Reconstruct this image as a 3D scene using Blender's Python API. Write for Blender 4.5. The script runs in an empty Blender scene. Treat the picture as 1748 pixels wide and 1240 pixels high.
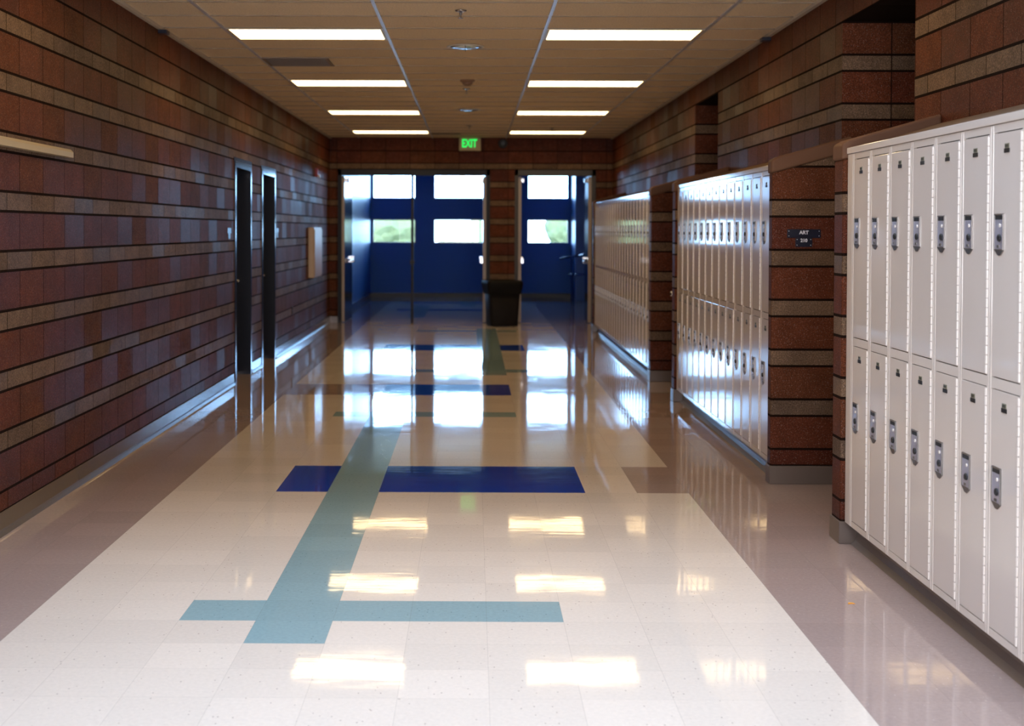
import bpy, bmesh, math, random
from mathutils import Vector, Matrix
random.seed(7)
S = bpy.context.scene
COL = S.collection

# ---------------------------------------------------------------- camera
F_PX, YAW, PITCH, ROLL = 2402.67, -0.0070, 0.0210, 0.0031
VPX, VPY, EYE = 807.45, 392.54, 1.5509
def cam_axes():
    cy, sy, cp, sp = math.cos(YAW), math.sin(YAW), math.cos(PITCH), math.sin(PITCH)
    f = Vector((sy*cp, cy*cp, -sp)); r = Vector((cy, -sy, 0)); u = r.cross(f)
    c, s = math.cos(ROLL), math.sin(ROLL)
    return c*r+s*u, -s*r+c*u, f
r_, u_, f_ = cam_axes()
cam_d = bpy.data.cameras.new('camera'); cam = bpy.data.objects.new('camera', cam_d); COL.objects.link(cam)
cam.matrix_world = Matrix(((r_.x, u_.x, -f_.x, 0), (r_.y, u_.y, -f_.y, 0), (r_.z, u_.z, -f_.z, EYE), (0, 0, 0, 1)))
cam_d.sensor_fit = 'HORIZONTAL'; cam_d.sensor_width = 36; cam_d.lens = F_PX/1748*36
ppx = VPX-F_PX*r_.y/f_.y; ppy = VPY+F_PX*u_.y/f_.y
cam_d.shift_x = -(ppx-874)/1748; cam_d.shift_y = (ppy-620)/1748
cam_d.clip_start = .05; cam_d.clip_end = 300
cam_d.dof.use_dof = True; cam_d.dof.focus_distance = 6.8; cam_d.dof.aperture_fstop = 3.2
S.camera = cam

# ---------------------------------------------------------------- world, daylight, exposure
S.view_settings.view_transform = 'Standard'; S.view_settings.look = 'None'
S.view_settings.exposure = 0.42; S.view_settings.gamma = 1; S.view_settings.use_curve_mapping = False
SKY_LOW, SKY_HIGH = 15.0, 3.55     # thin cloud, brightest towards the horizon
W = bpy.data.worlds.new('world'); S.world = W; W.use_nodes = True
bg = W.node_tree.nodes['Background']; wn, wl = W.node_tree.nodes, W.node_tree.links
tc = wn.new('ShaderNodeTexCoord'); sp = wn.new('ShaderNodeSeparateXYZ'); mr = wn.new('ShaderNodeMapRange'); mc = wn.new('ShaderNodeMix'); mc.data_type = 'RGBA'
wl.new(tc.outputs['Generated'], sp.inputs[0]); wl.new(sp.outputs[2], mr.inputs[0])
mr.inputs[1].default_value = .15; mr.inputs[2].default_value = .6; mr.inputs[3].default_value = SKY_LOW; mr.inputs[4].default_value = SKY_HIGH
ym = wn.new('ShaderNodeMapRange'); wl.new(sp.outputs[1], ym.inputs[0]); ym.inputs[1].default_value = -1; wl.new(ym.outputs[0], mc.inputs[0])
mc.inputs[6].default_value = (1.0, .99, 1.04, 1); mc.inputs[7].default_value = (.38, .74, 1.25, 1)     # warmer on the sun's side, bluer ahead
wl.new(mr.outputs[0], bg.inputs[1]); wl.new(mc.outputs[2], bg.inputs[0])
def portal(name, loc, rot, sx, sy):
    L = bpy.data.lights.new(name, 'AREA'); L.shape = 'RECTANGLE'; L.size = sx; L.size_y = sy
    L.cycles.is_portal = True
    o = bpy.data.objects.new(name, L); COL.objects.link(o); o.location = loc; o.rotation_euler = rot
    return o
H90 = math.pi/2
LAMP = (5.1, 3.55, 1.75)      # light of the ceiling panels

# ---------------------------------------------------------------- dimensions
T = .3048
XL, XR, XK, XP = -2.381, 2.305, 1.844, 1.824
YE, YV, YB, H = 23.35, 32.3, -1.6, 3.0745
X0, Y0 = -.5508, 5.2326
TC, TB = -.0657, 10.6847
CZ, BJ = .1138, 7.3797

# ---------------------------------------------------------------- material helpers
def mat(name, col=(.5, .5, .5), rough=.5, metal=0, spec=.5, coat=0, emit=None, es=0):
    m = bpy.data.materials.new(name); m.use_nodes = True
    b = m.node_tree.nodes['Principled BSDF']
    b.inputs['Base Color'].default_value = (*col, 1); b.inputs['Roughness'].default_value = rough
    b.inputs['Metallic'].default_value = metal; b.inputs['Specular IOR Level'].default_value = spec
    b.inputs['Coat Weight'].default_value = coat; b.inputs['Coat Roughness'].default_value = .08
    if emit: b.inputs['Emission Color'].default_value = (*emit, 1); b.inputs['Emission Strength'].default_value = es
    return m
class NT:
    def __init__(s, m): s.t = m.node_tree; s.N = s.t.nodes; s.L = s.t.links; s.b = s.N['Principled BSDF']
    def put(s, v, sock):
        if hasattr(v, 'is_output'): s.L.new(v, sock)
        elif v is not None: sock.default_value = v
    def m(s, op, a, b=None, c=None):
        n = s.N.new('ShaderNodeMath'); n.operation = op
        for i, v in enumerate((a, b, c)): s.put(v, n.inputs[i])
        return n.outputs[0]
    def vm(s, op, a, b=None, sc=None):
        n = s.N.new('ShaderNodeVectorMath'); n.operation = op
        s.put(a, n.inputs[0])
        if b is not None: s.put(b, n.inputs[1])
        if sc is not None: s.put(sc, n.inputs['Scale'])
        return n.outputs[0]
    def pos(s):
        g = s.N.new('ShaderNodeNewGeometry'); q = s.N.new('ShaderNodeSeparateXYZ'); s.L.new(g.outputs['Position'], q.inputs[0])
        s.geo = g; return g.outputs['Position'], q.outputs[0], q.outputs[1], q.outputs[2]
    def comb(s, x, y, z):
        n = s.N.new('ShaderNodeCombineXYZ')
        for i, v in enumerate((x, y, z)): s.put(v, n.inputs[i])
        return n.outputs[0]
    def white(s, v):
        n = s.N.new('ShaderNodeTexWhiteNoise'); s.put(v, n.inputs['Vector']); return n.outputs['Value'], n.outputs['Color']
    def noise(s, v, scale, det=2, rough=.5):
        n = s.N.new('ShaderNodeTexNoise'); s.put(v, n.inputs['Vector']); n.inputs['Scale'].default_value = scale
        n.inputs['Detail'].default_value = det; n.inputs['Roughness'].default_value = rough; return n.outputs['Fac'], n.outputs['Color']
    def vor(s, v, scale):
        n = s.N.new('ShaderNodeTexVoronoi'); s.put(v, n.inputs['Vector']); n.inputs['Scale'].default_value = scale; return n.outputs['Distance'], n.outputs['Color']
    def ramp(s, f, stops, interp='LINEAR'):
        n = s.N.new('ShaderNodeValToRGB'); n.color_ramp.interpolation = interp; e = n.color_ramp.elements
        while len(e) < len(stops): e.new(.5)
        for i, (p, c) in enumerate(stops): e[i].position = p; e[i].color = (*c, 1)
        s.put(f, n.inputs[0]); return n.outputs[0]
    def mix(s, f, a, b, blend='MIX'):
        n = s.N.new('ShaderNodeMix'); n.data_type = 'RGBA'; n.blend_type = blend
        s.put(f, n.inputs[0])
        for v, k in ((a, 6), (b, 7)):
            if isinstance(v, tuple): v = (*v, 1)
            s.put(v, n.inputs[k])
        return n.outputs[2]
    def bump(s, h, st, dist, nrm=None):
        n = s.N.new('ShaderNodeBump'); n.inputs['Strength'].default_value = st; n.inputs['Distance'].default_value = dist
        s.put(h, n.inputs['Height'])
        if nrm is not None: s.put(nrm, n.inputs['Normal'])
        return n.outputs[0]

def block_mat(name, axis, rough=.50, tint=1.0):
    m = mat(name, rough=rough, spec=.05); n = NT(m); P, x, y, z = n.pos()
    u = y if axis == 'Y' else x
    v = n.m('DIVIDE', n.m('SUBTRACT', z, CZ), .3048)
    row = n.m('FLOOR', v); fr = n.m('FRACT', v)
    low = n.m('LESS_THAN', z, 2.84)
    short = n.m('MULTIPLY', n.m('LESS_THAN', fr, 1/3), low)
    off = BJ if axis == 'Y' else 1.80
    uu = n.m('ADD', n.m('DIVIDE', n.m('SUBTRACT', u, off), .4064), n.m('MULTIPLY', short, .5 if axis == 'Y' else 0))
    colm = n.m('FLOOR', uu); fu = n.m('FRACT', uu)
    jv = n.m('GREATER_THAN', n.m('ABSOLUTE', n.m('SUBTRACT', fu, .5)), .5-.0085)
    d = n.m('MINIMUM', n.m('MINIMUM', fr, n.m('SUBTRACT', 1, fr)), n.m('ADD', n.m('ABSOLUTE', n.m('SUBTRACT', fr, 1/3)), n.m('SUBTRACT', 1, low)))
    jh = n.m('LESS_THAN', d, .0072/.3048)
    joint = n.m('MAXIMUM', jv, jh)
    rv, rc = n.white(n.comb(colm, n.m('ADD', n.m('MULTIPLY', row, 2), short), 3.7))
    tall = n.ramp(rv, [(0, (.074, .019, .010)), (.35, (.088, .024, .013)), (.7, (.106, .030, .013)), (1, (.092, .034, .016))])
    shrt = n.ramp(rv, [(0, (.105, .063, .037)), (.5, (.150, .092, .055)), (1, (.115, .074, .049))])
    c = n.mix(n.m('MULTIPLY', short, n.m('GREATER_THAN', z, .23)), tall, shrt)     # the course on the base is the dark block too
    f1, _ = n.noise(P, 130, 4, .85)
    f2, _ = n.noise(P, 7, 3)
    c = n.mix(1, c, n.ramp(f1, [(.32, (.30, .30, .30)), (.50, (.95, .95, .95)), (.68, (2.0, 1.95, 1.9))]), 'MULTIPLY')
    c = n.mix(1, c, n.ramp(f2, [(.3, (.8, .8, .8)), (.7, (1.15, 1.15, 1.15))]), 'MULTIPLY')
    vd, vc = n.vor(P, 230)
    vr, _ = n.white(vc)
    fleck = n.m('MULTIPLY', n.m('GREATER_THAN', vr, .90), n.m('LESS_THAN', vd, .40))
    c = n.mix(n.m('MULTIPLY', fleck, .40), c, (.42, .32, .28))
    c = n.mix(joint, c, (.012, .006, .004))
    n.L.new(c, n.b.inputs['Base Color'])
    nb = n.bump(n.m('SUBTRACT', n.m('MULTIPLY', f1, .25), n.m('MULTIPLY', joint, 1.5)), .8, .004)
    tilt = n.vm('SCALE', n.vm('SUBTRACT', rc, (.5, .5, .5)), sc=.02)
    n.L.new(n.vm('NORMALIZE', n.vm('ADD', nb, tilt)), n.b.inputs['Normal'])
    n.L.new(n.m('ADD', n.m('MULTIPLY', rv, .2), n.m('ADD', rough-.1, n.m('MULTIPLY', joint, .4))), n.b.inputs['Roughness'])
    return m

def floor_mat(name, c0, chip, chipf=.25, var=.05):
    m = mat(name, rough=.1); n = NT(m); P, x, y, z = n.pos()
    ux = n.m('DIVIDE', n.m('SUBTRACT', x, X0), T); uy = n.m('DIVIDE', n.m('SUBTRACT', y, Y0), T)
    rv, rc = n.white(n.comb(n.m('FLOOR', ux), n.m('FLOOR', uy), 1.3))
    d = n.m('MAXIMUM', n.m('ABSOLUTE', n.m('SUBTRACT', n.m('FRACT', ux), .5)), n.m('ABSOLUTE', n.m('SUBTRACT', n.m('FRACT', uy), .5)))
    seam = n.m('GREATER_THAN', d, .5-.0028)
    f, _ = n.noise(P, 60, 3, .7)
    c = n.mix(1, c0, n.ramp(f, [(.3, (1-var*1.5,)*3), (.7, (1+var,)*3)]), 'MULTIPLY')
    c = n.mix(1, c, n.ramp(rv, [(0, (.95, .95, .95)), (1, (1.03, 1.03, 1.03))]), 'MULTIPLY')
    P2 = n.comb(x, n.m('MULTIPLY', y, .55), z)
    vd, vc = n.vor(P2, 75); vr, _ = n.white(vc)
    k = n.m('MULTIPLY', n.m('GREATER_THAN', vr, .93), n.m('LESS_THAN', vd, .22))
    c = n.mix(n.m('MULTIPLY', k, .55), c, chip)
    c = n.mix(n.m('MULTIPLY', seam, .25), c, (.12, .09, .07))
    n.L.new(c, n.b.inputs['Base Color'])
    # wax: every tile lies a touch out of level, and the polish is wavy
    t1 = n.vm('SCALE', n.vm('SUBTRACT', rc, (.5, .5, .5)), sc=.0022)
    _, w1 = n.noise(n.comb(n.m('MULTIPLY', x, .5), n.m('MULTIPLY', y, 1.3), 0), 3.2, 3, .6)
    t2 = n.vm('SCALE', n.vm('SUBTRACT', w1, (.5, .5, .5)), sc=.008)
    _, w2 = n.noise(P, 28, 2, .5)
    t3 = n.vm('SCALE', n.vm('SUBTRACT', w2, (.5, .5, .5)), sc=.0035)
    st, _ = n.noise(n.comb(n.m('MULTIPLY', x, 1.1), n.m('MULTIPLY', y, 7), 0), 4, 3, .6)
    t4 = n.comb(0, n.m('MULTIPLY', n.m('SUBTRACT', st, .5), .012), 0)
    q = n.vm('ADD', n.vm('ADD', n.vm('ADD', t1, t2), t3), t4)
    nr = n.vm('NORMALIZE', n.vm('ADD', (0, 0, 1), n.vm('MULTIPLY', q, (1, 1, 0))))
    n.L.new(nr, n.b.inputs['Normal'])
    s, _ = n.noise(n.comb(n.m('MULTIPLY', x, .35), n.m('MULTIPLY', y, 2.5), 0), 9, 4, .7)
    n.L.new(n.ramp(s, [(.35, (.03,)*3), (.8, (.075,)*3)]), n.b.inputs['Roughness'])
    return m

M = {}
M['block_y'] = block_mat('split_face_block', 'Y'); M['block_x'] = block_mat('split_face_block_return', 'X')
M['cream'] = floor_mat('cream_tile', (.80, .70, .60), (.25, .17, .13), var=.04)
M['mauve'] = floor_mat('mauve_tile', (.40, .300, .265), (.55, .45, .40), var=.06)
M['teal'] = floor_mat('teal_tile', (.28, .42, .445), (.08, .15, .17), var=.06)
M['navy'] = floor_mat('blue_tile', (.004, .055, .43), (.02, .02, .10), var=.08)
M['base'] = mat('vinyl_base', (.13, .098, .068), .2)
M['base_dark'] = mat('vinyl_base_dark', (.125, .092, .075), .3)
M['cope'] = mat('coping_paint', (.13, .064, .036), .6, spec=.15)
M['hood'] = mat('hood_paint', (.15, .092, .054), .65, spec=.15)
M['locker'] = mat('locker_enamel', (.70, .625, .560), .10, spec=.55)
M['locker_door'] = mat('locker_door_enamel', (.68, .605, .545), .07, spec=.6)
M['hinge'] = mat('locker_hinge', (.80, .74, .68), .3)
M['gap'] = mat('gap_dark', (.03, .024, .02), .8)
M['steel'] = mat('stainless_cup', (.50, .48, .56), .36, metal=.55)
M['steel_rim'] = mat('stainless_rim', (.27, .25, .24), .42, metal=1)
M['black'] = mat('black_plastic', (.008, .008, .010), .45)
M['plate_grey'] = mat('plate_olive', (.20, .19, .13), .45)
M['door_black'] = mat('door_black', (.006, .007, .012), .5, spec=.25)
M['frame_dark'] = mat('frame_navy', (.018, .021, .032), .17, spec=.6)
M['frame_matte'] = mat('frame_navy_matte', (.012, .014, .022), .5, spec=.3)
M['leaf_gloss'] = mat('door_gloss', (.005, .006, .010), .12, spec=.5)
M['frame_grey'] = mat('frame_grey', (.045, .038, .034), .5)
M['door_edge'] = mat('door_edge_tan', (.42, .34, .28), .4)
M['chrome'] = mat('chrome', (.55, .55, .58), .15, metal=1)
M['blue'] = mat('blue_paint_x', (.020, .085, .260), .3)
M['rail_blue'] = mat('blue_rail', (.02, .07, .24), .25)
M['white_trim'] = mat('ceiling_angle', (.52, .45, .36), .5)
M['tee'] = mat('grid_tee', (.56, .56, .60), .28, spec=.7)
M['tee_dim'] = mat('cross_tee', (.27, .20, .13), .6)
M['lens'] = mat('lens', (.9, .9, .85), .4, emit=LAMP, es=1.0)
M['lampframe'] = mat('lamp_frame', (.6, .55, .45), .4)
M['vent'] = mat('vent_grille', (.20, .15, .12), .6)
M['tan'] = mat('tan_raceway', (.42, .34, .21), .4)
M['cab'] = mat('cabinet_tan', (.52, .38, .25), .3)
M['sign_navy'] = mat('sign_navy', (.006, .007, .020), .3)
M['letters'] = mat('sign_letters', (.80, .80, .86), .5)
M['exit_house'] = mat('exit_housing', (.52, .40, .20), .5)
M['exit_green'] = mat('exit_letters', (.01, .3, .06), .5, emit=(.01, .75, .10), es=1.0)
M['can'] = mat('can_plastic', (.008, .006, .007), .6, spec=.2)
M['bag'] = mat('can_liner', (.003, .0025, .003), .6, spec=.2)
M['red'] = mat('alarm_red', (.35, .02, .02), .35)
M['white'] = mat('white_plastic', (.8, .8, .8), .35)
M['det'] = mat('detector_brown', (.24, .13, .07), .5)
M['lens_blue'] = mat('speaker_face', (.62, .80, 1.0), .16, metal=.9)
M['grass'] = mat('grass', (.32, .36, .30), .9)
M['leaf'] = mat('foliage', (.10, .16, .09), .9)
M['orange'] = mat('orange_scrap', (.85, .35, .02), .6)

m = mat('ceiling_tile', rough=.9); M['ceil'] = m; n = NT(m); P, x, y, z = n.pos()
f, _ = n.noise(P, 90, 3, .7)
rv, _ = n.white(n.comb(n.m('FLOOR', n.m('DIVIDE', n.m('SUBTRACT', x, TC-.6096), 1.2192)), n.m('FLOOR', n.m('DIVIDE', n.m('SUBTRACT', y, TB), .6096)), .5))
c = n.mix(1, (.84, .68, .46), n.ramp(f, [(.3, (.72,)*3), (.6, (1.05,)*3)]), 'MULTIPLY')
c = n.mix(1, c, n.ramp(rv, [(0, (.94,)*3), (1, (1.04,)*3)]), 'MULTIPLY')
n.L.new(c, n.b.inputs['Base Color']); n.L.new(n.bump(f, .3, .003), n.b.inputs['Normal'])

def blue_block(name, axis, rough):
    m = mat(name, (.020, .085, .260), rough, spec=.3 if axis == 'X' else .5); n = NT(m); P, x, y, z = n.pos()
    v = n.m('DIVIDE', z, .2032); fr = n.m('FRACT', v); row = n.m('FLOOR', v)
    u = n.m('ADD', n.m('DIVIDE', y if axis == 'Y' else x, .4064), n.m('MULTIPLY', n.m('MODULO', row, 2), .5))
    fu = n.m('FRACT', u)
    j = n.m('MAXIMUM', n.m('GREATER_THAN', n.m('ABSOLUTE', n.m('SUBTRACT', fu, .5)), .488), n.m('GREATER_THAN', n.m('ABSOLUTE', n.m('SUBTRACT', fr, .5)), .475))
    f, _ = n.noise(P, 30, 3)
    n.L.new(n.mix(n.m('MULTIPLY', f, .35), (.003, .130, .46), (.006, .190, .60)), n.b.inputs['Base Color'])
    n.L.new(n.bump(n.m('SUBTRACT', n.m('MULTIPLY', f, .3), j), .7, .004), n.b.inputs['Normal'])
    return m
M['blue_y'] = blue_block('blue_block_side', 'Y', .34); M['blue_x'] = blue_block('blue_block_end', 'X', .45)

g = bpy.data.materials.new('window_glass'); g.use_nodes = True; M['glass'] = g
nt = g.node_tree; nt.nodes.clear(); out = nt.nodes.new('ShaderNodeOutputMaterial'); mx = nt.nodes.new('ShaderNodeMixShader')
tr = nt.nodes.new('ShaderNodeBsdfTransparent'); gl = nt.nodes.new('ShaderNodeBsdfGlossy'); fr = nt.nodes.new('ShaderNodeFresnel')
gl.inputs['Roughness'].default_value = .02; fr.inputs[0].default_value = 1.45
nt.links.new(fr.outputs[0], mx.inputs[0]); nt.links.new(tr.outputs[0], mx.inputs[1]); nt.links.new(gl.outputs[0], mx.inputs[2]); nt.links.new(mx.outputs[0], out.inputs[0])

# ---------------------------------------------------------------- mesh helpers
class MB:
    def __init__(s): s.bm = bmesh.new(); s.mats = []
    def mi(s, m):
        if m is None: return 0
        if m not in s.mats: s.mats.append(m)
        return s.mats.index(m)
    def box(s, x0, x1, y0, y1, z0, z1, m=None, bev=0):
        i = s.mi(m)
        r = bmesh.ops.create_cube(s.bm, size=1)['verts']
        for v in r: v.co = Vector(((x0+x1)/2+v.co.x*(x1-x0), (y0+y1)/2+v.co.y*(y1-y0), (z0+z1)/2+v.co.z*(z1-z0)))
        fs = {f for v in r for f in v.link_faces}
        for f in fs: f.material_index = i
        if bev:
            es = list({e for f in fs for e in f.edges})
            q = bmesh.ops.bevel(s.bm, geom=es, offset=bev, segments=2, affect='EDGES', profile=.5)
            for f in q['faces']: f.material_index = i
        return s
    def prism(s, pts, axis, a, b, m=None):
        """outline pts in the two remaining axes, extruded along axis from a to b"""
        i = s.mi(m)
        def P(p, t):
            return {'X': (t, p[0], p[1]), 'Y': (p[0], t, p[1]), 'Z': (p[0], p[1], t)}[axis]
        A = [s.bm.verts.new(P(p, a)) for p in pts]; B = [s.bm.verts.new(P(p, b)) for p in pts]
        fs = [s.bm.faces.new(A), s.bm.faces.new(B[::-1])]
        for k in range(len(pts)): fs.append(s.bm.faces.new((A[k], B[k], B[(k+1) % len(pts)], A[(k+1) % len(pts)])))
        for f in fs: f.material_index = i
        return s
    def lathe(s, prof, c, axis='Z', seg=32, m=None, smooth=True):
        i = s.mi(m); rings = []
        for r, h in prof:
            ring = []
            for k in range(seg):
                a = 2*math.pi*k/seg; p, q = r*math.cos(a), r*math.sin(a)
                co = {'Z': (p, q, h), 'X': (h, p, q), 'Y': (p, h, q)}[axis]
                ring.append(s.bm.verts.new(Vector(c)+Vector(co)))
            rings.append(ring)
        for A, B in zip(rings, rings[1:]):
            for k in range(seg):
                f = s.bm.faces.new((A[k], A[(k+1) % seg], B[(k+1) % seg], B[k])); f.material_index = i; f.smooth = smooth
        for ring in (rings[0], rings[-1]):
            f = s.bm.faces.new(ring); f.material_index = i
        return s
    def tube(s, p, q, r, seg=12, m=None):
        i = s.mi(m); p, q = Vector(p), Vector(q); d = (q-p).normalized()
        a = d.orthogonal().normalized(); b = d.cross(a)
        R = [[s.bm.verts.new(c+r*(a*math.cos(t)+b*math.sin(t))) for t in [2*math.pi*k/seg for k in range(seg)]] for c in (p, q)]
        for k in range(seg):
            f = s.bm.faces.new((R[0][k], R[0][(k+1) % seg], R[1][(k+1) % seg], R[1][k])); f.material_index = i; f.smooth = True
        for ring in R:
            f = s.bm.faces.new(ring); f.material_index = i
        return s
    def mesh(s, name, m=None):
        bmesh.ops.recalc_face_normals(s.bm, faces=s.bm.faces)
        me = bpy.data.meshes.new(name); s.bm.to_mesh(me); s.bm.free()
        for k in (s.mats or [m]): me.materials.append(M[k])
        return me
    def build(s, name, m=None, parent=None, origin=None):
        me = s.mesh(name, m)
        o = bpy.data.objects.new(name, me); COL.objects.link(o)
        if origin is not None:
            me.transform(Matrix.Translation(-Vector(origin))); o.location = origin
        if parent: o.parent = parent
        return o
def tag(o, label=None, cat=None, group=None, kind=None):
    if label: o['label'] = label
    if cat: o['category'] = cat
    if group: o['group'] = group
    if kind: o['kind'] = kind
    return o
def struct(o, label=None, cat=None): return tag(o, label, cat, kind='structure')
def empty(name, loc, rz=0, label=None, cat=None, group=None, kind=None):
    o = bpy.data.objects.new(name, None); COL.objects.link(o); o.location = loc; o.rotation_euler = (0, 0, rz); o.empty_display_size = .1
    return tag(o, label, cat, group, kind)
def copy_tree(o, parent=None, loc=None):
    c = o.copy(); COL.objects.link(c); c.parent = parent
    if loc is not None: c.location = loc
    for ch in list(o.children): copy_tree(ch, c)
    return c
def text_mesh(name, s, size, m, loc, rot, parent, depth=.0008, sx=1):
    cu = bpy.data.curves.new(name, 'FONT'); cu.body = s; cu.size = size; cu.align_x = 'CENTER'; cu.align_y = 'CENTER'; cu.extrude = depth
    cu.offset = size*.03
    tmp = bpy.data.objects.new(name+'_tmp', cu); COL.objects.link(tmp)
    bpy.context.view_layer.update()
    me = bpy.data.meshes.new_from_object(tmp.evaluated_get(bpy.context.evaluated_depsgraph_get()))
    bpy.data.objects.remove(tmp); me.materials.clear(); me.materials.append(M[m]); me.name = name
    o = bpy.data.objects.new(name, me); COL.objects.link(o); o.parent = parent; o.location = loc; o.rotation_euler = rot; o.scale = (sx, 1, 1)
    return o
def panel(mb, axis, a0, a1, t0, t1, z0, z1, holes, m):
    """wall with rectangular holes; axis = direction the wall runs; t = thickness range; holes (u0,u1,w0,w1)"""
    def B(u0, u1, w0, w1):
        if u1-u0 < 1e-4 or w1-w0 < 1e-4: return
        if axis == 'Y': mb.box(t0, t1, u0, u1, w0, w1, m)
        else: mb.box(u0, u1, t0, t1, w0, w1, m)
    us = sorted({a0, a1} | {h[0] for h in holes} | {h[1] for h in holes})
    for u0, u1 in zip(us, us[1:]):
        hs = sorted([(h[2], h[3]) for h in holes if h[0] < (u0+u1)/2 < h[1]])
        w = z0
        for h0, h1 in hs: B(u0, u1, w, h0); w = h1
        B(u0, u1, w, z1)

# ---------------------------------------------------------------- floor
FM = ['cream', 'mauve', 'teal', 'navy']
rects = []   # (n0,n1,m0,m1,k)
rects += [(-4, -1, 26, 29, 1), (5, 6, 10, 13, 1)]
rects += [(-2, 4, 10, 13, 3), (-1, 3, 26, 29, 3), (-2, 4, 42, 45, 3), (-3, 3, 71, 73, 3), (-3, 3, 80, 82, 3)]
rects += [(-2, 3, 1, 2, 2), (-2, 3, 21, 22, 2), (-1, 4, 33, 34, 2), (-1, 4, 53, 54, 2), (-1, 0, 0, 23, 2), (2, 3, 32, 55, 2), (-2, -1, 64, 78, 2), (1, 2, 76, 87, 2)]
rects += [(-1, 3, -9, -8, 2), (2, 3, -30, -8, 2), (-2, 4, -21, -18, 3)]
bm = bmesh.new(); bm_cache = {}
def fv(i, j):
    if (i, j) not in bm_cache: bm_cache[(i, j)] = bm.verts.new((X0+i*T, Y0+j*T, 0))
    return bm_cache[(i, j)]
for i in range(-7, 13):
    for j in range(-23, 91):
        k = 0 if -4 <= i < 6 else 1
        for a, b, c_, d, kk in rects:
            if a <= i < b and c_ <= j < d: k = kk
        f = bm.faces.new((fv(i, j), fv(i+1, j), fv(i+1, j+1), fv(i, j+1))); f.material_index = k
bmesh.ops.recalc_face_normals(bm, faces=bm.faces)
me = bpy.data.meshes.new('floor'); bm.to_mesh(me); bm.free()
for k in FM: me.materials.append(M[k])
fo = bpy.data.objects.new('floor', me); COL.objects.link(fo); struct(fo, 'polished vinyl tile floor, cream with mauve borders and blue and teal inlays', 'floor')
if me.polygons[0].normal.z < 0: me.flip_normals()

# ---------------------------------------------------------------- ceiling
SKX, SKY0, SKY1 = 2.0, 1.3, 6.5             # opening for an assumed, unseen skylight added to light the foreground
struct(MB().box(-2.7, 3.4, SKY1, YE+.15, H+.004, H+.1).box(-2.7, 3.4, YB-.2, SKY0, H+.004, H+.1).box(-2.7, -SKX, SKY0, SKY1, H+.004, H+.1).box(SKX, 3.4, SKY0, SKY1, H+.004, H+.1).build('ceiling', 'ceil'), 'tan acoustic tile ceiling over the corridor', 'ceiling')
struct(MB().box(-2.7, 3.4, YE+.151, YV+.4, H+.004, H+.1).build('ceiling', 'blue'), 'ceiling of the blue stair lobby', 'ceiling')
mb = MB()
for k in (-3, -1, 1, 3): mb.box(TC+k*.6096-.012, TC+k*.6096+.012, SKY1, YE, H-.004, H+.004)
struct(mb.build('trim_1', 'tee'), 'long bright ceiling grid tees', 'ceiling grid')
mb = MB(); j = -25
while TB+j*.6096 < YE:
    yy = TB+j*.6096
    if yy > SKY1: mb.box(XL, XR, yy-.006, yy+.006, H-.0025, H+.004)
    j += 1
struct(mb.build('trim_2', 'tee_dim'), 'ceiling cross tees every two feet', 'ceiling grid')
struct(MB().box(XL, XL+.03, YB, YE, H-.02, H+.003).build('trim_3', 'white_trim'), 'ceiling edge angle along the left wall', 'trim')
struct(MB().box(XR-.03, XR, YB, YE, H-.02, H+.003).build('trim_4', 'white_trim'), 'ceiling edge angle along the right wall', 'trim')

# ---------------------------------------------------------------- walls
LD = [(14.03, 15.06), (15.82, 16.89)]        # dark doors in the left wall
DW = 2.17
mb = MB(); panel(mb, 'Y', YB, YE+.2, XL-.3, XL, 0, H+.05, [(a, b, 0, DW+.06) for a, b in LD]+[(-1.2, 1.3, .8, 2.8)], 'block_y')
struct(mb.build('wall_left'), 'left wall of banded red brown and tan split face block', 'wall')
AL = [(7.387, 8.84, 2.86), (13.30, 14.66, 2.85)]
mb = MB(); panel(mb, 'Y', YB, YE+.2, XR, XR+.3, 0, H+.05, [(a, b, 0, t) for a, b, t in AL], 'block_y')
wr = mb.build('wall_right'); struct(wr, 'right wall of banded block above the lockers', 'wall')
def recolor_x(o):   # faces that look along Y carry their joints across X
    me = o.data; me.materials.append(M['block_x']); k = len(me.materials)-1
    for p in me.polygons:
        if abs(p.normal.y) > .5: p.material_index = k
recolor_x(wr); recolor_x(bpy.data.objects['wall_left'])
# alcoves behind the right wall
for i, (a, b, t) in enumerate(AL):
    mb = MB()
    mb.box(XR+.3, XR+1.1, b, b+.2, 0, t, 'block_x').box(XR+.3, XR+1.1, a-.2, a, 0, t, 'block_x')
    mb.box(XR+1.1, XR+1.3, a-.2, b+.2, 0, t+.2, 'block_y').box(XR+.3, XR+1.3, a-.2, b+.2, t, t+.2, 'block_y')
    struct(mb.build('wall_alcove'), ['recess walls of the nearer classroom door alcove', 'recess walls of the farther classroom door alcove'][i], 'wall')
# short wing walls that close the locker bays
WZ = 1.905
def wing(y0, y1, zt, face_label):
    mb = MB(); x0, x1 = XP, XR
    # wall top follows the slope of the coping
    mb.prism([(x0, 0), (x1, 0), (x1, zt+.135), (x0, zt)], 'Y', y0, y1, 'block_x')
    o = mb.build('wall_wing'); struct(o, face_label, 'wall')
    o.modifiers.new('bevel', 'BEVEL').width = .012; o.modifiers['bevel'].segments = 2
    b = MB(); w = .008
    b.prism([(x0-w, zt-.005), (x1, zt+.13), (x1, zt+.225), (x0+.03, zt+.098), (x0-w, zt+.075)], 'Y', y0-w, y1+w, 'cope')
    c = b.build('coping', 'cope', o); c.modifiers.new('bevel', 'BEVEL').width = .014; c.modifiers['bevel'].segments = 3
    k = MB(); k.box(x0-.008, x1, y0-.008, y1+.008, 0, CZ-.002, 'base_dark', .004); k.build('base_trim', 'base_dark', o)
    return o
wing(6.96, 7.13, WZ, 'block pier with sloped coping at the far end of the nearest lockers')
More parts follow.
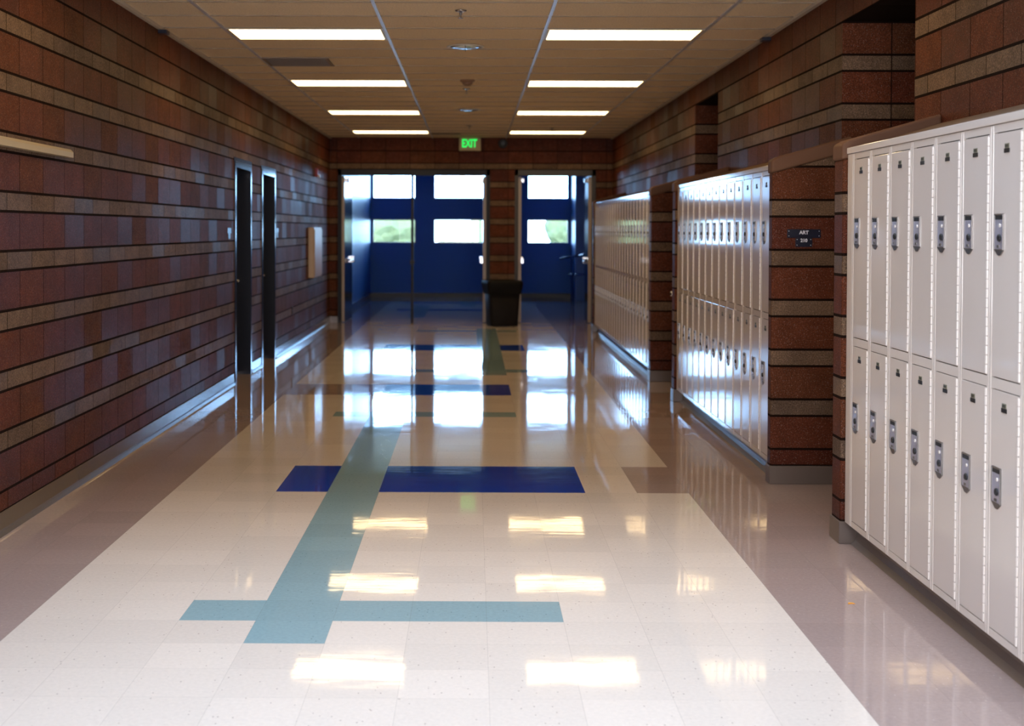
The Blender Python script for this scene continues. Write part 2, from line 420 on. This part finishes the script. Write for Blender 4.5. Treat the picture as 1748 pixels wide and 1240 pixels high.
wing(8.60, 8.70, WZ, 'block wing wall carrying the small dark room sign')
wing(12.72, 12.89, WZ, 'block pier at the far end of the middle lockers')
wing(14.42, 14.59, WZ, 'dark block wing wall at the near end of the farthest lockers')
wing(21.36, 21.52, WZ, 'block pier at the far end of the farthest lockers')
# end wall with two openings
OP = [(-2.245, .28), (.69, 2.03)]; OT = 2.546
mb = MB(); panel(mb, 'X', XL, XR, YE, YE+.2, 0, H+.05, [(a, b, 0, OT) for a, b in OP], 'block_x')
struct(mb.build('wall_end'), 'dark block end wall with two door openings', 'wall')
mb = MB(); panel(mb, 'X', XL, XR+.5, YB-.2, YB, 0, H+.05, [(-1.8, 1.8, .8, 2.8)], 'block_x')
struct(mb.build('wall_back'), 'block wall behind the viewpoint, with an opening for an added window', 'wall')
# stair lobby behind
VW = [(-2.305, -1.32), (-.90, .30), (1.25, 2.19)]
rows = [(1.245, 1.79), (2.265, 2.90)]
mb = MB(); panel(mb, 'X', -2.7, 3.4, YV, YV+.2, 0, H+.1, [(a, b, c_, d) for a, b in VW for c_, d in rows], 'blue_x')
struct(mb.build('wall_lobby'), 'deep blue lobby wall with six bright windows', 'wall')
struct(MB().box(-2.65, -2.35, YE+.201, YV, 0, H+.1, 'blue_y').build('wall_lobby_left'), 'glossy blue block wall on the left of the lobby', 'wall')
struct(MB().box(2.47, 2.7, YE+.201, 31.0, 0, H+.1, 'blue_y').box(2.25, 2.7, 31.0, YV, 0, H+.1, 'blue_y').build('wall_lobby_right'), 'glossy blue block wall on the right of the lobby', 'wall')
# windows
k = 0
def window(x0, x1, z0, z1, label):
    global k; k += 1
    o = empty('window_%d' % k, ((x0+x1)/2, YV+.1, z0), 0, label, 'window', kind='structure')
    w = x1-x0; h = z1-z0; f = .022
    fm = MB().box(-w/2, -w/2+f, -.03, .03, 0, h).box(w/2-f, w/2, -.03, .03, 0, h).box(-w/2+f, w/2-f, -.03, .03, 0, f).box(-w/2+f, w/2-f, -.03, .03, h-f, h)
    fm.build('window_frame', 'frame_dark', o)
    MB().box(-w/2+f, w/2-f, -.003, .003, f, h-f).build('pane', 'glass', o)
    portal('daylight', ((x0+x1)/2, YV+.26, (z0+z1)/2), (-H90, 0, 0), w, h)
nm = ['left', 'middle', 'right']
for i, (a, b) in enumerate(VW):
    for j, (c_, d) in enumerate(rows):
        window(a, b, c_, d, '%s %s bright window in the blue wall beyond the doors' % (['lower', 'upper'][j], nm[i]))
# two unseen windows and a skylight, added to bring daylight onto the foreground
o = empty('window_8', (0, YB-.1, .8), 0, 'unseen window added behind the viewpoint for daylight', 'window', kind='structure')
fm = MB().box(-1.8, 1.8, -.03, .03, 0, .05).box(-1.8, 1.8, -.03, .03, 1.95, 2.0)
for q in range(3): fm.box(-1.8+q*1.77, -1.74+q*1.77, -.03, .03, .05, 1.95)
fm.build('window_frame', 'frame_dark', o); MB().box(-1.8, 1.8, -.003, .003, .05, 1.95).build('pane', 'glass', o)
portal('daylight', (0, YB-.3, 1.8), (H90, 0, 0), 3.6, 2.0)
o = empty('window_9', (XL-.15, .05, .8), 0, 'unseen side window added beside the viewpoint for daylight', 'window', kind='structure')
MB().box(-.03, .03, -1.25, 1.25, 0, .05).box(-.03, .03, -1.25, 1.25, 1.95, 2.0).box(-.03, .03, -1.25, -1.19, .05, 1.95).box(-.03, .03, 1.19, 1.25, .05, 1.95).box(-.03, .03, -.03, .03, .05, 1.95).build('window_frame', 'frame_dark', o)
MB().box(-.003, .003, -1.19, 1.19, .05, 1.95).build('pane', 'glass', o)
portal('daylight', (XL-.32, .05, 1.8), (0, -H90, 0), 2.0, 2.5)
struct(MB().box(-SKX-.1, -SKX, SKY0-.1, SKY1+.1, H+.1, H+.7, 'white').box(SKX, SKX+.1, SKY0-.1, SKY1+.1, H+.1, H+.7, 'white').box(-SKX, SKX, SKY0-.1, SKY0, H+.1, H+.7, 'white').box(-SKX, SKX, SKY1, SKY1+.1, H+.1, H+.7, 'white').build('wall_added_skylight_well'), 'white well of the added, unseen skylight above the viewpoint', 'wall')
o = empty('window_7', (0, (SKY0+SKY1)/2, H+.7), 0, 'long unseen skylight added above the viewpoint for daylight', 'skylight', kind='structure')
L2 = (SKY1-SKY0)/2+.1; fm = MB()
for q in range(6):
    yy = -L2+.03+q*(2*L2-.06)/5; fm.box(-SKX-.1, SKX+.1, yy-.03, yy+.03, 0, .06)
fm.box(-SKX-.1, -SKX, -L2, L2, 0, .06).box(SKX, SKX+.1, -L2, L2, 0, .06); fm.build('window_frame', 'frame_dark', o)
MB().box(-SKX, SKX, -L2+.06, L2-.06, .025, .031).build('pane', 'glass', o)
portal('daylight', (0, (SKY0+SKY1)/2, H+.8), (0, 0, 0), 2*SKX+.2, 2*L2)

# base trims
mb = MB(); segs = [(YB, LD[0][0]-.05), (LD[0][1]+.05, LD[1][0]-.05), (LD[1][1]+.05, YE)]
for a, b in segs: mb.prism([(XL, 0), (XL+.022, 0), (XL+.010, .02), (XL+.006, .03), (XL+.005, CZ-.002), (XL, CZ)], 'Y', a, b, 'base')
struct(mb.build('baseboard_left'), 'glossy brown vinyl base along the left wall', 'baseboard')
mb = MB()
for a, b in ((XL, OP[0][0]), (OP[0][1], OP[1][0]), (OP[1][1], XR)): mb.box(a, b, YE-.008, YE, 0, CZ-.005, 'base_dark')
struct(mb.build('baseboard_end'), 'vinyl base along the end wall', 'baseboard')
mb = MB().box(-2.35, 2.25, YV-.01, YV, 0, .10, 'black').box(-2.35, -2.34, YE+.21, YV, 0, .10, 'rail_blue')
struct(mb.build('baseboard_lobby'), 'dark base around the blue lobby', 'baseboard')
# locker bays: toe kick, hood, top strip
BAYS = [(3.2, 6.96), (8.70, 12.72), (14.59, 21.36)]
for i, (a, b) in enumerate(BAYS):
    w = ['nearest', 'middle', 'farthest'][i]
    mb = MB().box(XK+.062, XR, a, b, 0, .108, 'base_dark'); mb.prism([(XK+.03, 0), (XK+.062, 0), (XK+.062, .05), (XK+.054, .02)], 'Y', a, b, 'base_dark')
    struct(mb.build('baseboard_right'), 'recessed vinyl toe kick under the %s lockers' % w, 'baseboard')
    mb = MB().prism([(XK+.008, 1.945), (XR, 2.085), (XR, 1.95)], 'Y', a, b, 'hood')
    struct(mb.build('trim_%d' % (6+i)), 'sloped brown hood on top of the %s lockers' % w, 'trim')
    mb = MB().box(XK-.004, XK+.03, a, b, 1.929, 1.960, 'locker', .003)
    struct(mb.build('trim_%d' % (9+i)), 'cream strip along the top front of the %s lockers' % w, 'trim')
struct(MB().box(XP, XR, 3.0, 3.2, 0, 2.0, 'block_x').build('wall_wing'), 'block pier at the near end of the nearest lockers', 'wall')

# ---------------------------------------------------------------- lockers
def locker_proto():
    root = empty('locker', (0, 0, 0))
    w = T; d = XR-XK-.01
    # local: +y runs along the wall (far), x=0 is the front plane, +x goes into the wall
    z0, z1 = .110, 1.927; t = .020; rails = [(z0, .138), (.996, 1.034), (1.899, z1)]
    b = MB()
    b.box(.018, d, .002, w-.002, z0, z1, 'locker')                    # carcass
    b.box(0, .0179, .001, t, z0, z1, 'locker', .0022).box(0, .0179, w-t, w-.001, z0, z1, 'locker', .0022)
    for a, c_ in rails: b.box(.0015, .0179, t, w-t, a, c_, 'locker')
    b.box(.0165, .0179, t, w-t, z0, z1, 'gap')
    b.build('body', None, root)
    for lo, hi in ((.138, .996), (1.034, 1.899)):
        dr = MB(); g = .0035
        dr.box(.001, .0155, t+.010, w-t-.0035, lo+g, hi-g, 'locker_door', .002)
        do = dr.build('door', None, root, origin=(0, t+.010, lo))
        top = hi
        # handle: recessed cup with pointed foot, near the far edge
        zc = (1.540 if lo > .5 else .649); yc = w-.087; hw, hh_ = .0425, .073
        out_ = [(yc-hw, zc+hh_), (yc+hw, zc+hh_), (yc+hw, zc-hh_+.018), (yc+.012, zc-hh_), (yc-.012, zc-hh_), (yc-hw, zc-hh_+.018)]
        inn = [(yc-hw+.006, zc+hh_-.006), (yc+hw-.006, zc+hh_-.006), (yc+hw-.006, zc-hh_+.022), (yc-hw+.006, zc-hh_+.022)]
        h = MB(); h.prism(out_, 'X', -.0022, .0012, 'steel_rim')
        # cup: side walls and a sloped back, standing inside the rim
        y0, y1, zb, zt = inn[0][0], inn[1][0], inn[2][1], inn[0][1]
        # raised rim lips
        h.box(-.005, -.002, y0-.005, y0, zb-.003, zt+.004, 'steel_rim', .001).box(-.005, -.002, y1, y1+.005, zb-.003, zt+.004, 'steel_rim', .001)
        h.box(-.005, -.002, y0, y1, zt, zt+.005, 'steel_rim', .001).box(-.005, -.002, y0, y1, zb-.004, zb, 'steel_rim', .001)
        # dished steel back
        N = 8; i_ = h.mi('steel'); i2 = h.mi('black'); prev = None
        for q in range(N+1):
            s = q/N; z = zb+(zt-zb)*s; x = -.0024-.0016*math.sin(math.pi*s)*(1 if s < .6 else .4)
            row = [h.bm.verts.new((x-.0006*math.sin(math.pi*r/4), y0+(y1-y0)*r/4, z)) for r in range(5)]
            if prev:
                for r in range(4):
                    f = h.bm.faces.new((prev[r], prev[r+1], row[r+1], row[r])); f.material_index = i2 if q == N else i_; f.smooth = True
            prev = row
        h.lathe([(.0135, 0), (.0135, -.006), (.010, -.0085), (.0, -.0086)][:3], (-.003, yc-.014, zc-.012), 'X', 16, 'black')
        h.lathe([(.0065, 0), (.0065, -.004)], (-.0035, yc-.016, zc+.032), 'X', 12, 'hinge')
        h.box(-.0065, -.004, yc-.012, yc+.010, zb+.004, zb+.014, 'steel_rim', .001)
        h.build('handle', None, do).location = (0, -(t+.010), -lo)
        pz = hi-.060; pc = w/2+.005
        p = MB(); p.box(-.0008, .0012, pc-.019, pc+.019, pz+.001, pz+.017, 'plate_grey').box(-.0016, .0012, pc-.024, pc+.024, pz-.015, pz, 'black')
        for s in (-.011, 0, .011): p.box(-.0014, 0, pc+s-.003, pc+s+.003, pz+.004, pz+.014, 'black')
        p.build('number_plate', None, do).location = (0, -(t+.010), -lo)
        # continuous hinge on the near edge
        hg = MB(); zz = lo+.006; i = 0
        while zz < hi-.012:
            e = min(zz+.034, hi-.006)
            hg.box(-.0045, .010, t-.002, t+.0075, zz+.0015, e-.0015, 'hinge', .0012); hg.box(.002, .010, t-.001, t+.007, e-.0015, e+.0015, 'gap')
            zz += .034
        hg.build('hinge', None, do).location = (0, -(t+.010), -lo)
    return root
proto = locker_proto()
ORD = ['first', 'second', 'third', 'fourth', 'fifth', 'sixth', 'seventh', 'eighth', 'ninth', 'tenth', 'eleventh', 'twelfth', 'thirteenth', 'fourteenth', 'fifteenth', 'sixteenth', 'seventeenth', 'eighteenth', 'nineteenth', 'twentieth', 'twenty-first', 'twenty-second']
used = False
banks = [(6.860, -1, 9, 'cream two-door locker column, %s from the brick pier in the nearest bank', 'lockers in the nearest bank'),
         (8.7162, 1, 13, 'cream two-door locker column, %s from the room sign wall in the middle bank', 'lockers in the middle bank'),
         (14.622, 1, 22, 'cream two-door locker column, %s counting from the near end of the farthest bank', 'lockers in the farthest bank')]
for y0, dr, cnt, lab, grp in banks:
    for i in range(cnt):
        yy = y0+dr*i*T-(T if dr < 0 else 0)
        o = copy_tree(proto) if used else proto
        used = True
        o.location = (XK, yy, 0); tag(o, lab % ORD[i], 'locker', grp)
# fillers that close each bank
for y0, y1, lab in ((6.862, 6.949, 'narrow cream filler between the nearest lockers and the brick pier'), (12.681, 12.709, 'narrow cream filler beside the far end of the middle lockers'), (21.330, 21.350, 'narrow cream filler beside the far end of the farthest lockers')):
    tag(MB().box(XK, XR-.02, y0, y1, .110, 1.927, 'locker', .002).build('filler_panel'), lab, 'panel')

# ---------------------------------------------------------------- left wall doors
for i, (a, b) in enumerate(LD):
    o = empty('door_%d' % (i+1), (XL, a, 0), 0, ['nearer dark door set deep in the left wall', 'farther dark door set deep in the left wall'][i], 'door', kind='structure')
    w = b-a; fr = .055
    f = MB()
    f.box(-.22, .012, 0, fr, 0, DW, 'frame_dark', .002).box(-.22, .012, w-fr, w, 0, DW, 'frame_dark', .002).box(-.22, .012, 0, w, DW, DW+.06, 'frame_dark', .002)
    f.box(0, .008, -.03, w+.03, DW+.055, DW+.10, 'frame_dark')
    f.build('door_frame', None, o)
    MB().box(-.20, -.155, fr, w-fr, .01, DW, 'door_black').build('door_leaf', None, o)
    h = MB(); h.tube((-.155, w-fr-.07, 1.0), (-.10, w-fr-.07, 1.0), .012).tube((-.10, w-fr-.07, 1.0), (-.10, w-fr-.19, 1.0), .009).lathe([(.03, 0), (.03, .006)], (-.155, w-fr-.07, 1.0), 'X', 16)
    h.build('door_handle', 'chrome', o)
    c_ = MB().box(-.155, -.09, w*.25, w*.55, DW-.10, DW-.03, 'chrome', .006).box(-.12, -.10, w*.35, w*.40, DW-.03, DW-.015, 'chrome')
    c_.build('door_closer', None, o)

# T-shaped room signs
def room_sign(name, loc, rz, label, w1, h1, w2, h2, text1=None, text2=None):
    o = empty(name, loc, rz, label, 'sign')
    a = MB().box(-w1/2, w1/2, -.004, 0, 0, h1, 'sign_navy', .0015)
    for sx in (-1, 1):
        for zz in (.012, h1-.012): a.lathe([(.0025, 0), (.0025, -.0012)], (sx*(w1/2-.010), -.004, zz), 'Y', 8, 'letters')
    p1 = a.build('name_plate', None, o)
    b = MB().box(-w2/2, w2/2, -.004, 0, -h2, -.0005, 'sign_navy', .0015)
    for sx in (-1, 1):
        for zz in (-.010, -h2+.011): b.lathe([(.0025, 0), (.0025, -.0012)], (sx*(w2/2-.010), -.004, zz), 'Y', 8, 'letters')
    p2 = b.build('number_plate', None, o)
    if text1: text_mesh('lettering', text1, .030, 'letters', (0, -.0045, h1*.60), (H90, 0, 0), p1)
    if text2: text_mesh('lettering', text2, .028, 'letters', (0, -.0045, -h2*.30), (H90, 0, 0), p2)
    return o
room_sign('room_sign', (2.017, 8.598, 1.508), 0, 'small dark sign lettered ART over 210 on the block wing wall', .204, .053, .103, .055, 'ART', '210')
room_sign('room_sign', (XL+.001, 13.72, 1.51), H90, 'small room sign on the left wall just before the nearer dark door', .204, .053, .103, .055)
room_sign('room_sign', (XL+.001, 17.08, 1.51), H90, 'small room sign on the left wall just past the farther dark door', .204, .053, .103, .055)

# ---------------------------------------------------------------- double doors to the lobby
def opening_frame(num, x0, x1, label, mm, mullion=None):
    o = empty('door_%d' % num, ((x0+x1)/2, YE, 0), 0, label, 'door', kind='structure')
    w = x1-x0; f = MB(); t = .06
    f.box(-w/2, -w/2+t, -.012, .21, 0, OT, mm, .003).box(w/2-t, w/2, -.012, .21, 0, OT, mm, .003).box(-w/2, w/2, -.012, .21, OT-.095, OT, mm, .003)
    f.build('door_frame', None, o)
    if mullion is not None:
        mb = MB().box(mullion-.022, mullion+.022, .06, .13, 0, OT-.095, 'frame_matte', .003).box(mullion-.035, mullion+.035, .05, .14, .98, 1.04, 'black', .003)
        mb.build('mullion', None, o)
    return o
cx = (OP[0][0]+OP[0][1])/2
dl = opening_frame(3, OP[0][0], OP[0][1], 'wide double door opening on the left of the end wall with both leaves open', 'frame_matte', -1.01-cx)
cx2 = (OP[1][0]+OP[1][1])/2
d4 = opening_frame(4, OP[1][0], OP[1][1], 'narrower door opening on the right of the end wall with open leaves', 'frame_grey')
def leaf(parent, hx, ang, wd, inward, name='door_leaf'):
    """leaf hinged at hx, swung into the lobby; inward = +1 when its room face looks to +x"""
    lf = MB().box(0, wd, -.024, .024, .012, OT-.105, 'leaf_gloss')
    lf.box(-.003, 0, -.029, .029, .012, OT-.105, 'door_edge')
    lf.box(.12, wd-.12, -.0235, .0235, 0.25, .27, 'frame_matte')
    o = lf.build(name, None, parent); o.location = (hx, .10, 0); o.rotation_euler = (0, 0, ang)
    s = -1 if inward > 0 else 1
    b = MB().tube((.08, s*.06, 1.03), (wd-.08, s*.06, 1.03), .016, 12, 'chrome').box(wd-.14, wd-.05, min(s*.022, s*.075), max(s*.022, s*.075), .98, 1.09, 'chrome', .006).box(.05, .11, min(s*.022, s*.075), max(s*.022, s*.075), .99, 1.07, 'chrome', .006)
    b.build('panic_bar', None, o)
    k_ = MB().lathe([(.012, 0), (.012, -s*.03), (.028, -s*.04), (.03, -s*.055), (.02, -s*.065)], (wd-.07, -s*.022, 1.04), 'Y', 16, 'chrome'); k_.build('knob', None, o)
    v_ = MB().box(wd*.2, wd*.5, min(s*.022, s*.08), max(s*.022, s*.08), OT-.20, OT-.13, 'chrome', .006); v_.build('door_closer', None, o)
    return o
leaf(dl, OP[0][0]+.075-cx, H90-.035, 1.10, 1)
leaf(dl, OP[0][1]-.085-cx, H90+.01, 1.10, -1)
leaf(d4, OP[1][0]+.085-cx2, H90+.0, .60, 1)
leaf(d4, OP[1][1]-.085-cx2, H90+.02, .60, -1)
# ajar door leaf with its knob in the farther alcove
o = empty('door_5', (2.26, 12.98, 0), 0, 'dark door standing ajar in the farther alcove, its knob just showing', 'door', kind='structure')
lf = MB().box(-.02, .02, 0, .90, .01, 1.98, 'door_black').build('door_leaf', None, o); lf.rotation_euler = (0, 0, .305)
MB().lathe([(.028, 0), (.028, -.006), (.012, -.008), (.012, -.03), (.026, -.038), (.028, -.052), (.018, -.062)], (-.02, .84, .93), 'X', 20, 'chrome').build('knob', None, lf)
o = empty('door_6', (XR+1.08, 7.6, 0), 0, 'dark classroom door at the back of the nearer alcove', 'door', kind='structure')
MB().box(-.01, .02, .1, 1.1, .01, 2.1, 'door_black').build('door_leaf', None, o); MB().box(-.02, .02, .02, .1, 0, 2.16, 'frame_dark').box(-.02, .02, 1.1, 1.18, 0, 2.16, 'frame_dark').box(-.02, .02, .1, 1.1, 2.1, 2.16, 'frame_dark').build('door_frame', None, o)
MB().lathe([(.028, 0), (.012, -.03), (.028, -.05)], (-.01, .95, 1.0), 'X', 16, 'chrome').build('knob', None, o)

# blue handrail in the lobby
o = empty('handrail', (2.2, 30.4, 0), 0, 'blue pipe handrail by the right wall of the lobby', 'handrail')
MB().tube((-.30, .3, .93), (.10, .1, 1.00), .02).tube((.10, .1, 1.00), (.24, -.6, 1.06), .02).build('top_rail', 'rail_blue', o)
MB().tube((-.10, .3, .58), (.20, -.1, .60), .018).build('lower_rail', 'rail_blue', o)
MB().tube((-.02, .16, 0), (-.02, .16, .98), .018).build('post', 'rail_blue', o)

# ---------------------------------------------------------------- trash can
o = empty('trash_can', (.475, 22.72, 0), .22, 'black plastic trash can standing in front of the end wall between the doors', 'trash can')
def ring(w, d, r, z, n_=5):
    pts = []
    for sx, sy, a0 in ((1, 1, 0), (-1, 1, H90), (-1, -1, 2*H90), (1, -1, 3*H90)):
        for q in range(n_):
            a = a0+H90*q/(n_-1); pts.append((sx*(w/2-r)+r*math.cos(a), sy*(d/2-r)+r*math.sin(a), z))
    return pts
def loft(mb, rings, mm, cap0=True, cap1=True):
    i = mb.mi(mm); R = [[mb.bm.verts.new(p) for p in r] for r in rings]
    for A, B in zip(R, R[1:]):
        for q in range(len(A)):
            f = mb.bm.faces.new((A[q], A[(q+1) % len(A)], B[(q+1) % len(A)], B[q])); f.material_index = i; f.smooth = True
    if cap0: mb.bm.faces.new(R[0][::-1]).material_index = i
    if cap1: mb.bm.faces.new(R[-1]).material_index = i
loft_ = MB(); loft(loft_, [ring(.43, .36, .05, 0), ring(.45, .38, .05, .03), ring(.51, .43, .05, .62), ring(.50, .42, .05, .62), ring(.44, .36, .05, .05)], 'can'); loft_.build('body', None, o)
mb = MB(); loft(mb, [ring(.52, .44, .05, .60), ring(.56, .48, .06, .61), ring(.575, .49, .06, .66), ring(.565, .48, .06, .70), ring(.50, .42, .05, .70), ring(.49, .41, .05, .60)], 'bag', False, False); mb.build('rim', None, o)
random.seed(3)
def wob(r, a): return [(x*(1+random.uniform(-a, a)), y*(1+random.uniform(-a, a)), z+random.uniform(-a, a)*.3) for x, y, z in r]
mb = MB(); loft(mb, [wob(ring(.535, .455, .05, .52, 7), .012), wob(ring(.575, .49, .06, .60, 7), .012), wob(ring(.60, .515, .07, .68, 7), .012), wob(ring(.58, .50, .07, .735, 7), .012), wob(ring(.50, .43, .06, .735, 7), .012), wob(ring(.46, .39, .06, .55, 7), .01)], 'bag', False, True); mb.build('liner', None, o)

# ---------------------------------------------------------------- exit sign, end wall device
o = empty('exit_sign', (-.055, YE-.05, 2.858), 0, 'beige exit sign with green letters high on the end wall', 'exit sign')
MB().box(-.18, .18, -.03, .03, 0, .215, 'exit_house', .006).build('housing', None, o)
text_mesh('lettering', 'EXIT', .185, 'exit_green', (-.01, -.032, .115), (H90, 0, 0), o, .002, .66)
tag(MB().lathe([(.075, 0), (.078, -.03), (.065, -.045), (.055, -.03), (.03, -.03)], (.49, YE, 2.98), 'Y', 28, 'black').build('wall_speaker', origin=(.49, YE, 2.98)), 'round dark wall device to the right of the exit sign', 'speaker')

# ---------------------------------------------------------------- ceiling panels
def lamp():
    r = empty('ceiling_light', (0, 0, 0))
    MB().box(-.6096+.012, -.6096+.034, .012, .598, -.004, .006).box(.6096-.034, .6096-.012, .012, .598, -.004, .006).box(-.5756, .5756, .012, .030, -.004, .006).box(-.5756, .5756, .580, .598, -.004, .006).build('frame', 'lampframe', r)
    MB().box(-.5756, .5756, .030, .580, -.002, .006, 'lens').build('lens', None, r)
    return r
lp = lamp(); first = True
for kk in range(-1, 4):
    for sx in (-1, 1):
        o = lp if first else copy_tree(lp); first = False
        o.location = (TC+sx*1.2192, TB+kk*3.6576, H-.003)
        side = 'left' if sx < 0 else 'right'
        if kk < 0: lab = 'bright ceiling panel in the %s row, %s behind the nearest one in view' % (side, ['', 'first', 'second', 'third', 'fourth'][-kk])
        else: lab = 'bright rectangular ceiling panel, %s row, %s from the viewer' % (side, ['nearest and largest', 'second', 'third', 'fourth, closest to the exit wall'][kk])
        tag(o, lab, 'ceiling light', 'fluorescent ceiling panels')

# ceiling fittings
def sprinkler(x, y, lab):
    o = empty('sprinkler', (x, y, H), 0, lab, 'sprinkler')
    MB().lathe([(.042, 0), (.040, -.006), (.018, -.012)], (0, 0, 0), 'Z', 24, 'chrome').build('escutcheon', None, o)
    MB().lathe([(.010, -.010), (.010, -.03), (.005, -.034), (.005, -.052)], (0, 0, 0), 'Z', 12, 'steel_rim').lathe([(.018, -.052), (.018, -.055)], (0, 0, 0), 'Z', 16, 'steel_rim').build('head', None, o)
sprinkler(-.09, 9.80, 'chrome sprinkler head at the top centre of the ceiling')
sprinkler(-.075, 15.2, 'small sprinkler head just beyond the smoke detector')
sprinkler(1.17, 21.0, 'small sprinkler head beside the farthest right ceiling panel')
sprinkler(-.06, 20.6, 'small sprinkler head before the exit sign')
def speaker(x, y, r, lab):
    o = empty('ceiling_speaker', (x, y, H), 0, lab, 'ceiling speaker')
    MB().lathe([(r, 0), (r, -.006), (r*.93, -.010), (r*.90, -.006), (r*.90, 0)], (0, 0, 0), 'Z', 48, 'lampframe').build('ring', None, o)
    mb = MB().lathe([(r*.90, -.003), (r*.70, -.014), (r*.4, -.022), (r*.05, -.025)], (0, 0, 0), 'Z', 48, 'lens_blue'); mb.box(-.002, .002, -r*.88, r*.88, -.028, -.004, 'gap'); mb.build('face', None, o)
speaker(-.068, 11.72, .155, 'round bluish ceiling fitting between the first two rows of light panels')
speaker(-.06, 17.85, .155, 'round dull ceiling fitting farther down the corridor')
o = empty('smoke_detector', (-.061, 14.37, H), 0, 'brown smoke detector in the middle of the ceiling', 'smoke detector')
MB().lathe([(.078, 0), (.078, -.012), (.062, -.02)], (0, 0, 0), 'Z', 32, 'det').build('base', None, o)
MB().lathe([(.058, -.02), (.045, -.045), (.02, -.058), (.01, -.06)], (0, 0, 0), 'Z', 32, 'det').build('sensor_cap', None, o)
o = empty('air_vent', (TC-1.8288+.3048, TB+3*.6096+.3048, H), 0, 'square brown return air grille in the left ceiling tiles', 'air vent')
MB().box(-.295, .295, -.295, -.265, -.008, 0, 'vent').box(-.295, .295, .265, .295, -.008, 0, 'vent').box(-.295, -.265, -.265, .265, -.008, 0, 'vent').box(.265, .295, -.265, .265, -.008, 0, 'vent').build('frame', None, o)
mb = MB()
for q in range(22): mb.box(-.265, .265, -.262+q*.024, -.250+q*.024, -.006, -.001, 'vent')
mb.box(-.265, .265, -.265, .265, -.0009, 0, 'gap'); mb.build('louvres', None, o)
o = empty('air_vent', (-.44, 22.3, H), 0, 'narrow dark air slot in the ceiling before the exit sign', 'air vent')
MB().box(-.24, .24, -.10, .10, -.006, 0, 'vent').build('frame', None, o); MB().box(-.22, .22, -.08, .08, -.008, -.0061, 'gap').build('louvres', None, o)

# ---------------------------------------------------------------- left wall fittings
tag(MB().prism([(XL, 1.965), (XL+.045, 1.965), (XL+.045, 1.995), (XL+.03, 2.012), (XL, 2.012)], 'Y', 5.2, 8.22, 'tan').build('raceway', origin=(XL, 6.7, 1.965)), 'tan horizontal rail mounted high on the left wall', 'rail')
o = empty('wall_cabinet', (XL, 20.32, .845), 0, 'tan metal cabinet mounted on the left wall near the end', 'cabinet')
MB().box(0, .085, 0, 1.02, 0, .735, 'cab', .01).build('body', None, o); MB().box(.085, .095, .03, .99, .03, .705, 'cab', .004).build('door', None, o)
o = empty('fire_alarm', (XL, 21.2, 2.36), 0, 'small red fire alarm with a white strobe high on the left wall', 'fire alarm')
MB().box(0, .045, -.06, .06, -.02, .11, 'red', .006).build('body', None, o); MB().box(.045, .075, -.035, .045, -.03, .02, 'white', .006).build('strobe', None, o)
tag(MB().box(XL, XL+.008, 18.46, 18.54, .42, .54, 'black', .002).box(XL+.008, XL+.011, 18.485, 18.515, .44, .47, 'gap').box(XL+.008, XL+.011, 18.485, 18.515, .49, .52, 'gap').build('wall_outlet', origin=(XL, 18.5, .42)), 'dark electrical outlet low on the left wall', 'outlet')
tag(MB().box(XL, XL+.07, 10.62, 10.72, H-.05, H-.021, 'sign_navy', .004).build('ceiling_clip', origin=(XL, 10.67, H-.05)), 'small dark blue clip where the left wall meets the ceiling', 'clip')
tag(MB().box(XR-.07, XR, 10.95, 11.05, H-.05, H-.021, 'sign_navy', .004).build('ceiling_clip', origin=(XR, 11.0, H-.05)), 'small dark blue clip where the right wall meets the ceiling', 'clip')
mb = MB(); mb.prism([(1.562, 5.825), (1.578, 5.832), (1.592, 5.826), (1.587, 5.84), (1.570, 5.845)], 'Z', .0005, .003, 'orange')
tag(mb.build('paper_scrap', origin=(1.577, 5.835, 0)), 'tiny orange scrap lying on the mauve floor border', 'scrap')

# ---------------------------------------------------------------- outdoors beyond the windows
struct(MB().box(-60, 60, YV+.5, 140, -.35, -.3, 'grass').build('ground'), 'pale grass outside the lobby windows', 'ground')
random.seed(11)
def shrub(x, y, r, h, lab):
    bm = bmesh.new(); bmesh.ops.create_icosphere(bm, subdivisions=4, radius=1)
    for v in bm.verts:
        a = 1+.16*math.sin(v.co.x*5+x)*math.sin(v.co.y*4+y)+.14*math.sin(v.co.z*6+x*2)+random.uniform(-.07, .07)
        v.co = Vector((v.co.x*r*a, v.co.y*r*a, max(v.co.z*a, -.8)*h/1.8+h*.8/1.8))
    me = bpy.data.meshes.new('shrub'); bm.to_mesh(me); bm.free(); me.materials.append(M['leaf'])
    o = bpy.data.objects.new('shrub', me); COL.objects.link(o); o.location = (x, y, -.3)
    tag(o, lab, 'shrub', 'shrubs far outside the lobby windows')
shrub(-4.4, 62, 2.3, 2.5, 'distant pale shrub seen through the lower left lobby window')
shrub(.6, 64, 1.7, 2.4, 'distant pale shrub seen through the lower middle lobby window')
shrub(5.2, 63, 1.9, 2.6, 'distant pale shrub seen through the lower right lobby window')
